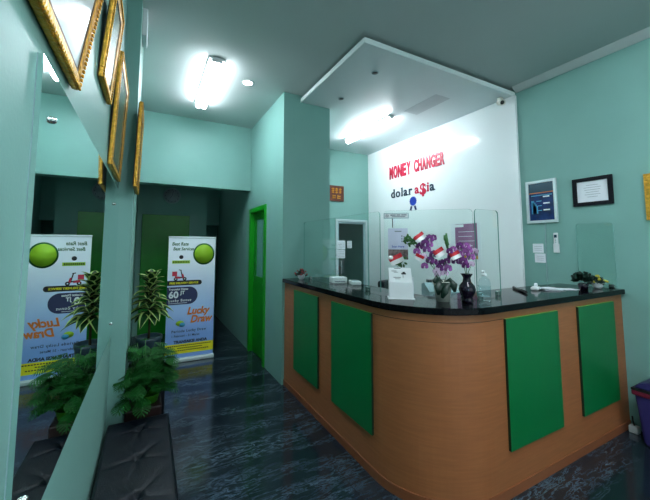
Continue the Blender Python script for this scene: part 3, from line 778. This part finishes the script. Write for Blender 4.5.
def strap_leaf(bm, base, az, L, w, rise, droop):
    d = Vector((math.cos(az), math.sin(az), 0)); side = Vector((-math.sin(az), math.cos(az), 0)); N = 6
    rows = []
    for k in range(N+1):
        s_ = k/N; c = base + d*L*s_*math.cos(rise*(1-s_*.3)) + Vector((0, 0, 1))*(L*s_*math.sin(rise) - droop*L*s_*s_)
        ww = w*(math.sin(PI*min(1, s_*.9+.12)))**.8 if s_ < 1 else .0005
        rows.append([bm.verts.new(c+side*ww*q + Vector((0, 0, abs(q)*ww*.35))) for q in (-1, -.62, 0, .62, 1)])
    for a, b_ in zip(rows, rows[1:]):
        for q in range(4):
            f = bm.faces.new([a[q], a[q+1], b_[q+1], b_[q]]); f.material_index = 1 if q in (0, 3) else 0; f.smooth = True
t = thing('potted_dracaena', 'variegated plant with cream-edged leaves standing on the far black bench', 'potted plant', (.03, 3.30, .42))
link('pot', lathe(NB(), [(.075, 0), (.105, .24), (.112, .25), (.112, .28), (.10, .28), (.095, .26), (0, .26)], 28), 'slate_pot', t)
link('stem', tube(NB(), [(0, 0, .26), (.004, .0, .55), (-.004, 0, .86)], .010, 8), 'stem', t)
bm = NB(); random.seed(12)
for k in range(56):
    s_ = k/55; z = .44+.36*s_; L = .11*(1-s_)+.12+random.uniform(-.02, .02)
    strap_leaf(bm, Vector((0, 0, z)), k*2.4+random.uniform(-.2, .2), L, .05-.014*s_, .45+.6*s_**2+random.uniform(-.25, .25), .55*(1-s_)+.2)
for v in bm.verts:
    if v.co.x < -.215: v.co.x = -.215
link('foliage', bm, ['drac', 'cream'], t)

# ------------------------------------------------------------------ things on the counter
ZT = ZTOP
# donation style white box with sloped top
t = thing('white_card_box', 'white folded card box with a sloped printed top on the rounded counter corner', 'box', mtx=facing((1.497, 1.750, ZT), (.80, -.60)))
bw_, bd_, bh = .155, .10, .115
bm = NB()
P0 = [(0, 0), (bd_, 0), (bd_, bh+.085), (bd_*.85, bh+.095), (0, bh)]
for xx in (0, bw_): pass
va = [bm.verts.new((0, y, z)) for y, z in P0]; vb = [bm.verts.new((bw_, y, z)) for y, z in P0]
bm.faces.new(va); bm.faces.new(list(reversed(vb)))
for i in range(5): bm.faces.new([va[i], vb[i], vb[(i+1) % 5], va[(i+1) % 5]])
bmesh.ops.recalc_face_normals(bm, faces=bm.faces)
link('box_body', bm, 'white_plastic', t)
link('base_flange', box(NB(), -.01, bw_+.014, -.012, bd_, 0, .008, .002), 'white_plastic', t)
link('rear_box', box(NB(), .02, bw_+.02, bd_, bd_+.012, 0, .14, .002), 'paper', t)
# print on the sloped top
nrm = math.atan2(.095, bd_*.85)
mt_s = Matrix.Translation((0, 0, bh+.0006)) @ Matrix.Rotation(nrm, 4, 'X')
bm = NB()
for x0, x1, y0, y1 in ((.04, .085, .118, .122), (.02, .055, .095, .099), (.035, .065, .085, .088), (.03, .08, .04, .044), (.04, .075, .028, .031), (.095, .098, .04, .075), (.086, .118, .068, .08), (.095, .112, .08, .09)):
    box(bm, x0, x1, y0, y1, 0, .0008)
link('print_marks', bm, 'ink', t, mt_s)

def petal_flower(bm, r, mi=0, mi2=1):
    """moth orchid bloom facing local +Z"""
    for k, (a, l, w) in enumerate(((90, 1, .42), (210, .95, .40), (330, .95, .40), (10, 1.0, .72), (170, 1.0, .72))):
        a = R(a); d = Vector((math.cos(a), math.sin(a), 0)); s_ = Vector((-math.sin(a), math.cos(a), 0)); rows = []
        z0 = .02 if k < 3 else .10
        for q, ww in ((0.05, .12), (.35, .85), (.65, 1), (.88, .7), (1, .15)):
            rows.append([bm.verts.new((d*q*l + s_*ww*w*e_)*r + Vector((0, 0, (z0+.12*q-.18*q*q+(.05 if e_ == 0 else 0))*r))) for e_ in (-1, 0, 1)])
        for a_, b_ in zip(rows, rows[1:]):
            for e_ in range(2):
                f = bm.faces.new([a_[e_], a_[e_+1], b_[e_+1], b_[e_]]); f.material_index = mi2 if (k >= 3 and a_ is rows[3]) or (k == 1 and a_ is rows[0]) else mi; f.smooth = True
    bmesh.ops.create_icosphere(bm, subdivisions=1, radius=r*.16, matrix=Matrix.Translation((0, -.08*r, .2*r)))
    for f in bm.faces:
        if len(f.verts) == 3: f.material_index = mi2
    return bm
def orchid(t, stems, blooms, mats, r0):
    for s_ in stems: link('stem', tube(NB(), s_, .0022, 6), 'green_stem', t)
    meshes = {}
    for (x, y, z, r, m1, tilt) in blooms:
        if m1 not in meshes:
            bm = NB(); petal_flower(bm, 1.0); me = bpy.data.meshes.new('flower'); bm.to_mesh(me); bm.free(); me.materials.append(M[m1]); me.materials.append(M['pale_petal' if m1 != 'pale_petal' else 'purple_petal']); meshes[m1] = me
        o = bpy.data.objects.new('flower', meshes[m1]); COL.objects.link(o); o.parent = t
        dv = Vector((-.55+tilt[0], -1.0, .05+tilt[1])).normalized()
        o.matrix_local = Matrix.Translation((x, y, z)) @ dv.to_track_quat('Z', 'Y').to_matrix().to_4x4() @ Matrix.Scale(r*.86, 4)
def ribbon(t, p, q, w, sag=.01):
    w = w*1.7
    """red over white ribbon strip from p to q"""
    p, q = Vector(p), Vector(q); N = 6; d = (q-p).normalized(); n_ = Vector((-.45, -.9, 0)).normalized(); upv = d.cross(n_).normalized()
    if upv.z < 0: upv = -upv
    bm = NB(); rows = []
    for k in range(N+1):
        s_ = k/N; c = p.lerp(q, s_)+n_*(.006*math.sin(s_*PI*2)); rows.append([bm.verts.new(c+upv*w*e_) for e_ in (-1, 0, 1)])
    for a, b_ in zip(rows, rows[1:]):
        for e_ in range(2): f = bm.faces.new([a[e_], a[e_+1], b_[e_+1], b_[e_]]); f.material_index = e_
    o = link('ribbon', bm, ['flag_white', 'flag_red'], t); md = o.modifiers.new('s', 'SOLIDIFY'); md.thickness = .0012
    o['label'] = 'red and white ribbon'

# local frame: x to the right of the picture, z up; pixel scale about 0.01 m per px near here
cs = thing('potted_orchid', 'purple orchid in a cream pot on the rounded counter corner', 'potted plant', mtx=facing((1.765, 1.53, ZT), (.89, -.456)))
link('pot', lathe(NB(), [(.042, 0), (.058, .112), (.064, .114), (.066, .132), (.058, .132), (.052, .12), (0, .118)], 24), 'cream_pot', cs)
random.seed(3)
px = .0066
def pv(u, v, y=0): return ((u-443)*px, y, (301-v)*px)
bl = []
for u, v, r, m1 in ((417, 251, 4.5, 'violet_petal'), (421, 246, 5, 'purple_petal'), (425, 243, 5.5, 'purple_petal'), (430, 238, 5.5, 'purple_petal'), (436, 237, 4.5, 'purple_petal'), (427, 249, 5, 'purple_petal'), (431, 232+12, 4.5, 'violet_petal'), (423, 256, 4, 'pale_petal'), (434, 254, 5.5, 'purple_petal'), (431, 260, 5.5, 'purple_petal'), (426, 266, 4.5, 'violet_petal'), (436, 262, 5, 'purple_petal'), (445, 264, 6, 'purple_petal'), (448, 268, 5, 'violet_petal'), (441, 268, 5, 'purple_petal'), (437, 271, 4.5, 'pale_petal'), (446, 273, 4.5, 'pale_petal'), (440, 275, 4, 'pale_petal'), (449, 261, 4.5, 'purple_petal')):
    x, y, z = pv(u, v, random.uniform(-.03, .03)); bl.append((x, y, z, r*px, m1, (random.uniform(-.4, .4), random.uniform(-.3, .4))))
stems = [[(0, 0, .12), (-.03, 0, .18), pv(430, 262), pv(424, 252), pv(430, 240), pv(437, 237)], [(.01, 0, .12), (.03, 0, .17), pv(447, 270), pv(446, 262)], [(-.01, .01, .12), pv(437, 275), pv(434, 262), pv(435, 250)]]
orchid(cs, stems, bl, None, 0)
def blade(bm, pts, w, mi=0):
    pts = [Vector(p) for p in pts]; rows = []
    n = len(pts)
    for i, p in enumerate(pts):
        d = (pts[min(i+1, n-1)]-pts[max(i-1, 0)]).normalized(); s_ = d.cross(Vector((-.3, -.9, .3))).normalized(); ww = w*math.sin(PI*min(.98, (i+.35)/(n-.3)))
        rows.append([bm.verts.new(p-s_*ww), bm.verts.new(p+Vector((0, .004, 0))), bm.verts.new(p+s_*ww)])
    for a, b_ in zip(rows, rows[1:]):
        for q in range(2): f = bm.faces.new([a[q], a[q+1], b_[q+1], b_[q]]); f.material_index = mi; f.smooth = True
def leaves(t, lst, w, mt_='dark_leaf', nm='leaves'):
    bm = NB()
    for L in lst: blade(bm, L, w)
    o = link(nm, bm, mt_, t); md = o.modifiers.new('s', 'SOLIDIFY'); md.thickness = .0015
leaves(cs, [[(0, -.02, .12), (-.03, -.06, .135), (-.06, -.075, .10), (-.06, -.08, .05)], [(0, -.02, .12), (.02, -.06, .14), (.045, -.075, .11), (.05, -.075, .07)], [(0, -.01, .12), (-.05, -.04, .15), (-.08, -.05, .13)], [(.0, -.02, .12), (.0, -.075, .13), (-.02, -.078, .07), (-.035, -.075, .03)]], .026)
random.seed(9)
def sprig(t, cx, cz, r, n, w=.007, nm='leaves'):
    lst = []
    for k in range(n):
        a = random.uniform(0, 2*PI); b2 = Vector((cx+random.uniform(-r, r)*.6, random.uniform(-.02, .02), cz+random.uniform(-r, r)*.6))
        d = Vector((math.cos(a), random.uniform(-.5, .5), math.sin(a)))*r*.55
        lst.append([b2, b2+d*.5, b2+d])
    leaves(t, lst, w, 'green_stem', nm)
ribbon(cs, pv(434, 255, -.04), pv(443, 249, -.045), .016)
ribbon(cs, pv(415, 240, -.03), pv(424, 233, -.03), .014)
ribbon(cs, pv(414, 255, -.04), pv(422, 259, -.04), .012)
sprig(cs, (411-443)*px, (301-240)*px, .05, 26)
link('stem', tube(NB(), [pv(430, 262), pv(420, 250, .01), pv(411, 240)], .0018, 6), 'green_stem', cs)

gs = thing('leaf_spray', 'small artificial leaf spray with a red and white ribbon rising behind the white box', 'decoration', mtx=facing((1.650, 1.832, ZT), (.75, -.66)))
pxg = .0070
link('stand', lathe(NB(), [(.014, 0), (.015, .03), (.006, .035), (0, .035)], 16), 'dark_leaf', gs)
link('stem', tube(NB(), [(0, 0, .03), (.0, 0, .2), (.005, 0, .26)], .002, 6), 'green_stem', gs)
sprig(gs, .02, .255, .045, 26)
ribbon(gs, (-.055, -.025, .245), (.035, -.025, .29), .019)
link('white_bloom', lathe(NB(), [(0, 0), (.016, .004), (.02, .016), (.012, .028), (0, .03)], 12, -.05, -.02, .265), 'flag_white', gs)

# black vase
t = thing('vase_of_orchids', 'dark baluster vase holding violet orchids right of the cream pot', 'vase', mtx=facing((1.86, 1.415, ZT), (.89, -.456)))
link('vase_body', lathe(NB(), [(.030, 0), (.036, .006), (.034, .02), (.030, .035), (.044, .06), (.052, .085), (.046, .11), (.026, .135), (.022, .16), (.034, .182), (.038, .186), (.032, .184), (.018, .16), (0, .15)], 28), 'vase', t)
def pv2(u, v, y=0): return ((u-467)*px, y, (302.5-v)*px)
bl = []
for u, v, r, m1 in ((453, 257, 5, 'purple_petal'), (458, 262, 5, 'purple_petal'), (463, 262, 5.5, 'purple_petal'), (460, 255, 5, 'violet_petal'), (466, 254, 5.5, 'violet_petal'), (470, 251, 5, 'violet_petal'), (462, 247, 5, 'purple_petal'), (467, 244+3, 4.5, 'violet_petal'), (473, 258, 5, 'violet_petal'), (465, 266, 4.5, 'purple_petal'), (449, 252, 4, 'purple_petal'), (456, 250, 4, 'violet_petal'), (472, 265, 4, 'pale_petal'), (475, 252, 4, 'pale_petal')):
    x, y, z = pv2(u, v, random.uniform(-.03, .03)); bl.append((x, y, z, r*px, m1, (random.uniform(-.4, .4), random.uniform(-.3, .4))))
orchid(t, [[(0, 0, .15), pv2(465, 268), pv2(461, 258), pv2(463, 249)], [(0, 0, .15), pv2(467, 266), pv2(471, 256), pv2(474, 252)], [(0, 0, .15), pv2(469, 272), pv2(472, 266)], [pv2(463, 262), pv2(456, 256), pv2(449, 248), pv2(448, 240)]], bl, None, 0)
ribbon(t, pv2(450, 258, -.03), pv2(459, 254, -.03), .014)
leaves(t, [[pv2(449, 250), pv2(448, 243), pv2(448, 234)], [pv2(450, 246), pv2(447, 240), pv2(446, 236)]], .012, 'green_stem')

# sanitiser bottle
t = thing('pump_bottle', 'clear plastic pump bottle beside the dark vase', 'bottle', (2.035, 1.415, ZT))
link('bottle_body', lathe(NB(), [(0, .001), (.036, .001), (.038, .01), (.038, .12), (.030, .145), (.014, .155), (.014, .17), (0, .17)], 24), 'bottle', t)
link('liquid_label', lathe(NB(), [(.0385, .03), (.0387, .03), (.0387, .10), (.0385, .10)], 24), 'bottle', t)
link('pump', tube(NB(), [(0, 0, .165), (0, 0, .2), (-.03, -.01, .2), (-.036, -.012, .192)], .005, 8), 'white_plastic', t)
link('collar', lathe(NB(), [(.016, .165), (.016, .182), (0, .184)], 16), 'white_plastic', t)

# card reader, tissue box and small things on the long arm
t = thing('white_tissue_box', 'low white box lying on the counter behind the long glass screen', 'box', (1.615, 2.72, ZT), R(-14))
link('box_body', box(NB(), 0, .15, 0, .12, 0, .055, .004), 'white_plastic', t)
link('side_print', box(NB(), .02, .13, -.001, 0, .012, .02), 'paper_line', t)
link('slot', box(NB(), .03, .12, .045, .07, .055, .0562), 'machine', t)
t = thing('card_terminal', 'small white card terminal with black screen beside the low white box', 'card terminal', (1.70, 2.50, ZT), R(-20))
link('terminal_body', box(NB(), 0, .085, 0, .16, 0, .035, .006), 'white_plastic', t)
link('screen', box(NB(), .012, .073, .09, .14, .035, .036), 'black_plastic', t)
bm = NB()
for i in range(3):
    for j in range(4): box(bm, .015+.02*i, .028+.02*i, .015+.017*j, .026+.017*j, .035, .038)
link('keypad', bm, 'machine', t)
t = thing('calculator', 'flat black calculator on the counter behind the corner glass screen', 'calculator', (1.80, 2.02, ZT), R(-30))
link('calculator_body', box(NB(), 0, .11, 0, .17, 0, .018, .004), 'black_plastic', t)
link('display', box(NB(), .012, .098, .13, .155, .018, .019), 'machine', t)
bm = NB()
for i in range(4):
    for j in range(5): box(bm, .012+.023*i, .028+.023*i, .012+.022*j, .026+.022*j, .018, .021)
link('keypad', bm, 'paper_line', t)
# inner desk behind the counter with a note counter
t = thing('teller_desk', 'dark desk running behind the counter on the teller side', 'desk', (1.95, 1.85, 0))
link('desktop', box(NB(), .0, 1.65, .0, .5, .98, 1.0), 'granite', t)
for xx in (.03, 1.60): link('leg', box(NB(), xx, xx+.03, .03, .47, 0, .98), 'wood_dark', t)
t = thing('note_counter', 'pale grey banknote counting machine behind the corner glass screen', 'money counter', (2.02, 1.88, 1.0), R(-28))
bm = NB(); va = [bm.verts.new((0, y, z)) for y, z in ((0, 0), (.2, 0), (.2, .19), (.13, .21), (0, .15))]; vb = [bm.verts.new((.24, y, z)) for y, z in ((0, 0), (.2, 0), (.2, .19), (.13, .21), (0, .15))]
bm.faces.new(va); bm.faces.new(list(reversed(vb)))
for i in range(5): bm.faces.new([va[i], vb[i], vb[(i+1) % 5], va[(i+1) % 5]])
bmesh.ops.recalc_face_normals(bm, faces=bm.faces); link('machine_body', bm, 'machine', t)
link('hopper', box(NB(), .04, .2, .14, .20, .205, .23, .004), 'black_plastic', t)
link('display', box(NB(), .03, .1, -.002, .0, .10, .13), 'screen_teal', t)
t = thing('office_chair', 'black office chair back behind the counter below the white panel', 'chair', (2.25, 2.95, 0), R(200))
link('seat', box(NB(), -.24, .24, -.24, .24, .46, .54, .03), 'leather', t)
link('backrest', box(NB(), -.23, .23, .22, .29, .66, 1.16, .03), 'leather', t)
link('back_post', box(NB(), -.03, .03, .24, .27, .48, .7), 'black_plastic', t)
link('pedestal', tube(NB(), [(0, 0, .1), (0, 0, .46)], .03, 12), 'chrome', t)
for k in range(5):
    a = 2*PI*k/5; o = link('leg', tube(NB(), [(0, 0, .11), (.27*math.cos(a), .27*math.sin(a), .075)], .018, 8), 'black_plastic', t)
    bm = NB(); lathe(bm, [(0, -.012), (.028, -.012), (.028, .012), (0, .012)], 16)
    for f in bm.faces: f.smooth = False
    link('caster', bm, 'black_plastic', o, Matrix.Translation((.27*math.cos(a), .27*math.sin(a), .0285)) @ Matrix.Rotation(PI/2, 4, 'X'))

def small_plant(name, label, loc, pot_prof, pot_m, r, z0, mats, n, seed, leafw=.007):
    t = thing(name, label, 'potted plant', loc); random.seed(seed)
    link('pot', lathe(NB(), pot_prof, 20), pot_m, t)
    bm = NB()
    for k in range(n):
        az = random.uniform(0, 2*PI); el = random.uniform(.1, 1.4); d = Vector((math.cos(az)*math.cos(el), math.sin(az)*math.cos(el), math.sin(el)))*r*random.uniform(.7, 1)
        b0 = Vector((0, 0, z0)); blade(bm, [b0+d*.4, b0+d*.75, b0+d], leafw)
    link('foliage', bm, mats[0], t)
    b1 = None
    for k in range(n//3):
        az = random.uniform(0, 2*PI); el = random.uniform(.2, 1.45); p = Vector((0, 0, z0))+Vector((math.cos(az)*math.cos(el), math.sin(az)*math.cos(el), math.sin(el)))*r
        if b1 is None:
            bm = NB(); bmesh.ops.create_icosphere(bm, subdivisions=1, radius=r*.13); o = b1 = link('bloom', bm, mats[1], t)
        else:
            o = b1.copy(); COL.objects.link(o); o.parent = t
        o.location = p
    return t
bowl = [(.022, 0), (.036, .02), (.042, .045), (.045, .047), (.040, .046), (.034, .036), (0, .036)]
small_plant('small_potted_plant', 'tiny dark plant in a white bowl at the corridor end of the counter', (1.50, 3.20, ZT), bowl, 'white_plastic', .075, .035, ('dark_leaf', 'flower_red'), 40, 1, .009)
small_plant('small_potted_plant', 'small yellow-flowered plant in a white bowl at the wall end of the counter', (3.50, 1.37, ZT), bowl, 'white_plastic', .078, .035, ('dark_leaf', 'flower_yellow'), 46, 2, .009)
t = small_plant('dark_potted_plant', 'dark plant in a black pot at the wall end of the counter', (3.29, 1.385, ZT), [(.03, 0), (.038, .05), (.03, .055), (0, .05)], 'vase', .085, .065, ('dark_leaf', 'dark_leaf'), 80, 3, .013)
link('tendril', tube(NB(), [(0, 0, .08), (-.03, 0, .12), (-.04, -.005, .14)], .003, 6), 'dark_leaf', t)
link('tendril', tube(NB(), [(0, 0, .08), (.02, 0, .12), (.035, 0, .132)], .003, 6), 'dark_leaf', t)

# papers and pen tray on the short arm
def sheets(label, loc, rz, n, w=.15, d=.21):
    t = thing('paper_stack', label, 'papers', loc, rz); random.seed(n)
    for k in range(n):
        a = random.uniform(-.25, .25); o = link('sheet', box(NB(), -w/2, w/2, -d/2, d/2, 0, .002), 'paper', t, Matrix.Translation((random.uniform(-.02, .02), random.uniform(-.02, .02), .0022*k)) @ Matrix.Rotation(a, 4, 'Z'))
sheets('loose white papers on the counter under the teal wall', (3.05, 1.53, ZT), R(70), 7, .11, .15)
sheets('single sheet of white paper nearer the right-hand plants', (3.19, 1.46, ZT), R(60), 2, .10, .14)
t = thing('tape_dispenser', 'small white rounded dispenser on top of the counter beside the papers', 'dispenser', (2.91, 1.56, ZT), R(20))
link('dispenser_body', box(NB(), -.05, .05, -.03, .03, 0, .03, .012), 'white_plastic', t)
link('roll', lathe(NB(), [(.01, -.01), (.024, -.01), (.024, .01), (.01, .01)], 20), 'paper', t, Matrix.Translation((.02, 0, .032)) @ Matrix.Rotation(PI/2, 4, 'X'))
t = thing('pen', 'black pen lying on the counter in front of the white panel edge', 'pen', (2.62, 1.475, ZT+.011), R(46))
link('barrel', tube(NB(), [(0, 0, 0), (.31, 0, 0)], .011, 10), 'black_plastic', t)
link('clip', box(NB(), .2, .26, -.003, .003, .011, .013), 'chrome', t)

# ------------------------------------------------------------------ bin and adapter at the right edge
t = thing('waste_bin', 'purple plastic pedal bin with a dark lid at the end of the counter', 'waste bin', (3.40, .85, 0))
bm = NB(); b0 = (.03, .20, .03, .27); t0 = (0, .24, 0, .30)
lo = [(b0[0], b0[2]), (b0[1], b0[2]), (b0[1], b0[3]), (b0[0], b0[3])]; hi = [(t0[0], t0[2]), (t0[1], t0[2]), (t0[1], t0[3]), (t0[0], t0[3])]
va = [bm.verts.new((x, y, 0)) for x, y in lo]; vb = [bm.verts.new((x, y, .40)) for x, y in hi]
bm.faces.new(list(reversed(va))); bm.faces.new(vb)
for i in range(4): bm.faces.new([va[i], va[(i+1) % 4], vb[(i+1) % 4], vb[i]])
bmesh.ops.bevel(bm, geom=[e for e in bm.edges], offset=.015, segments=3, affect='EDGES')
link('bin_body', bm, 'bin_purple', t)
link('collar', box(NB(), -.012, .25, -.012, .312, .37, .41, .01), 'bin_red', t)
link('rim', box(NB(), -.014, .252, -.014, .314, .405, .425, .008), 'black_plastic', t)
bm = NB(); prof = [(.0, .425), (.30, .425), (.27, .46), (.16, .505), (.08, .50), (.02, .45)]
va = [bm.verts.new((0, y, z)) for y, z in prof]; vb = [bm.verts.new((.24, y, z)) for y, z in prof]
bm.faces.new(va); bm.faces.new(list(reversed(vb)))
for i in range(len(prof)): bm.faces.new([va[i], vb[i], vb[(i+1) % len(prof)], va[(i+1) % len(prof)]])
bmesh.ops.recalc_face_normals(bm, faces=bm.faces); bmesh.ops.bevel(bm, geom=list(bm.edges), offset=.008, segments=2, affect='EDGES')
link('swing_lid', bm, 'bin_purple', t)
t = thing('power_adapter', 'white power adapter with a black cable on the floor between counter and bin', 'adapter', (3.565, 1.225, 0))
link('adapter_body', box(NB(), 0, .06, -.03, .03, 0, .055, .008), 'white_plastic', t)
link('cable', tube(NB(), [(.03, 0, .05), (.035, .01, .09), (.06, .02, .11), (.09, .03, .1)], .006, 8), 'black_plastic', t)

GROUPS = {'glass screen': 'glass screens on the counter', 'downlight': 'round ceiling downlights', 'ceiling light': 'fluorescent ceiling lights', 'bench': 'black benches along the left wall'}
for o in bpy.data.objects:
    if o.parent or 'category' not in o: continue
    if o['category'] in GROUPS: o['group'] = GROUPS[o['category']]
    elif o.name.startswith('gilt_picture_frame') and 'right-hand' not in o['label']: o['group'] = 'gilt picture frames along the left wall'
    elif o.name.startswith('door_notice'): o['group'] = 'paper notices on the glass door'
    elif o.name.startswith('paper_notice'): o['group'] = 'paper notices on the teal wall'
    elif o.name.startswith('wall_lettering'): o['group'] = 'raised lettering on the white panel'
    elif o.name.startswith('small_potted_plant'): o['group'] = 'small potted plants on the counter'
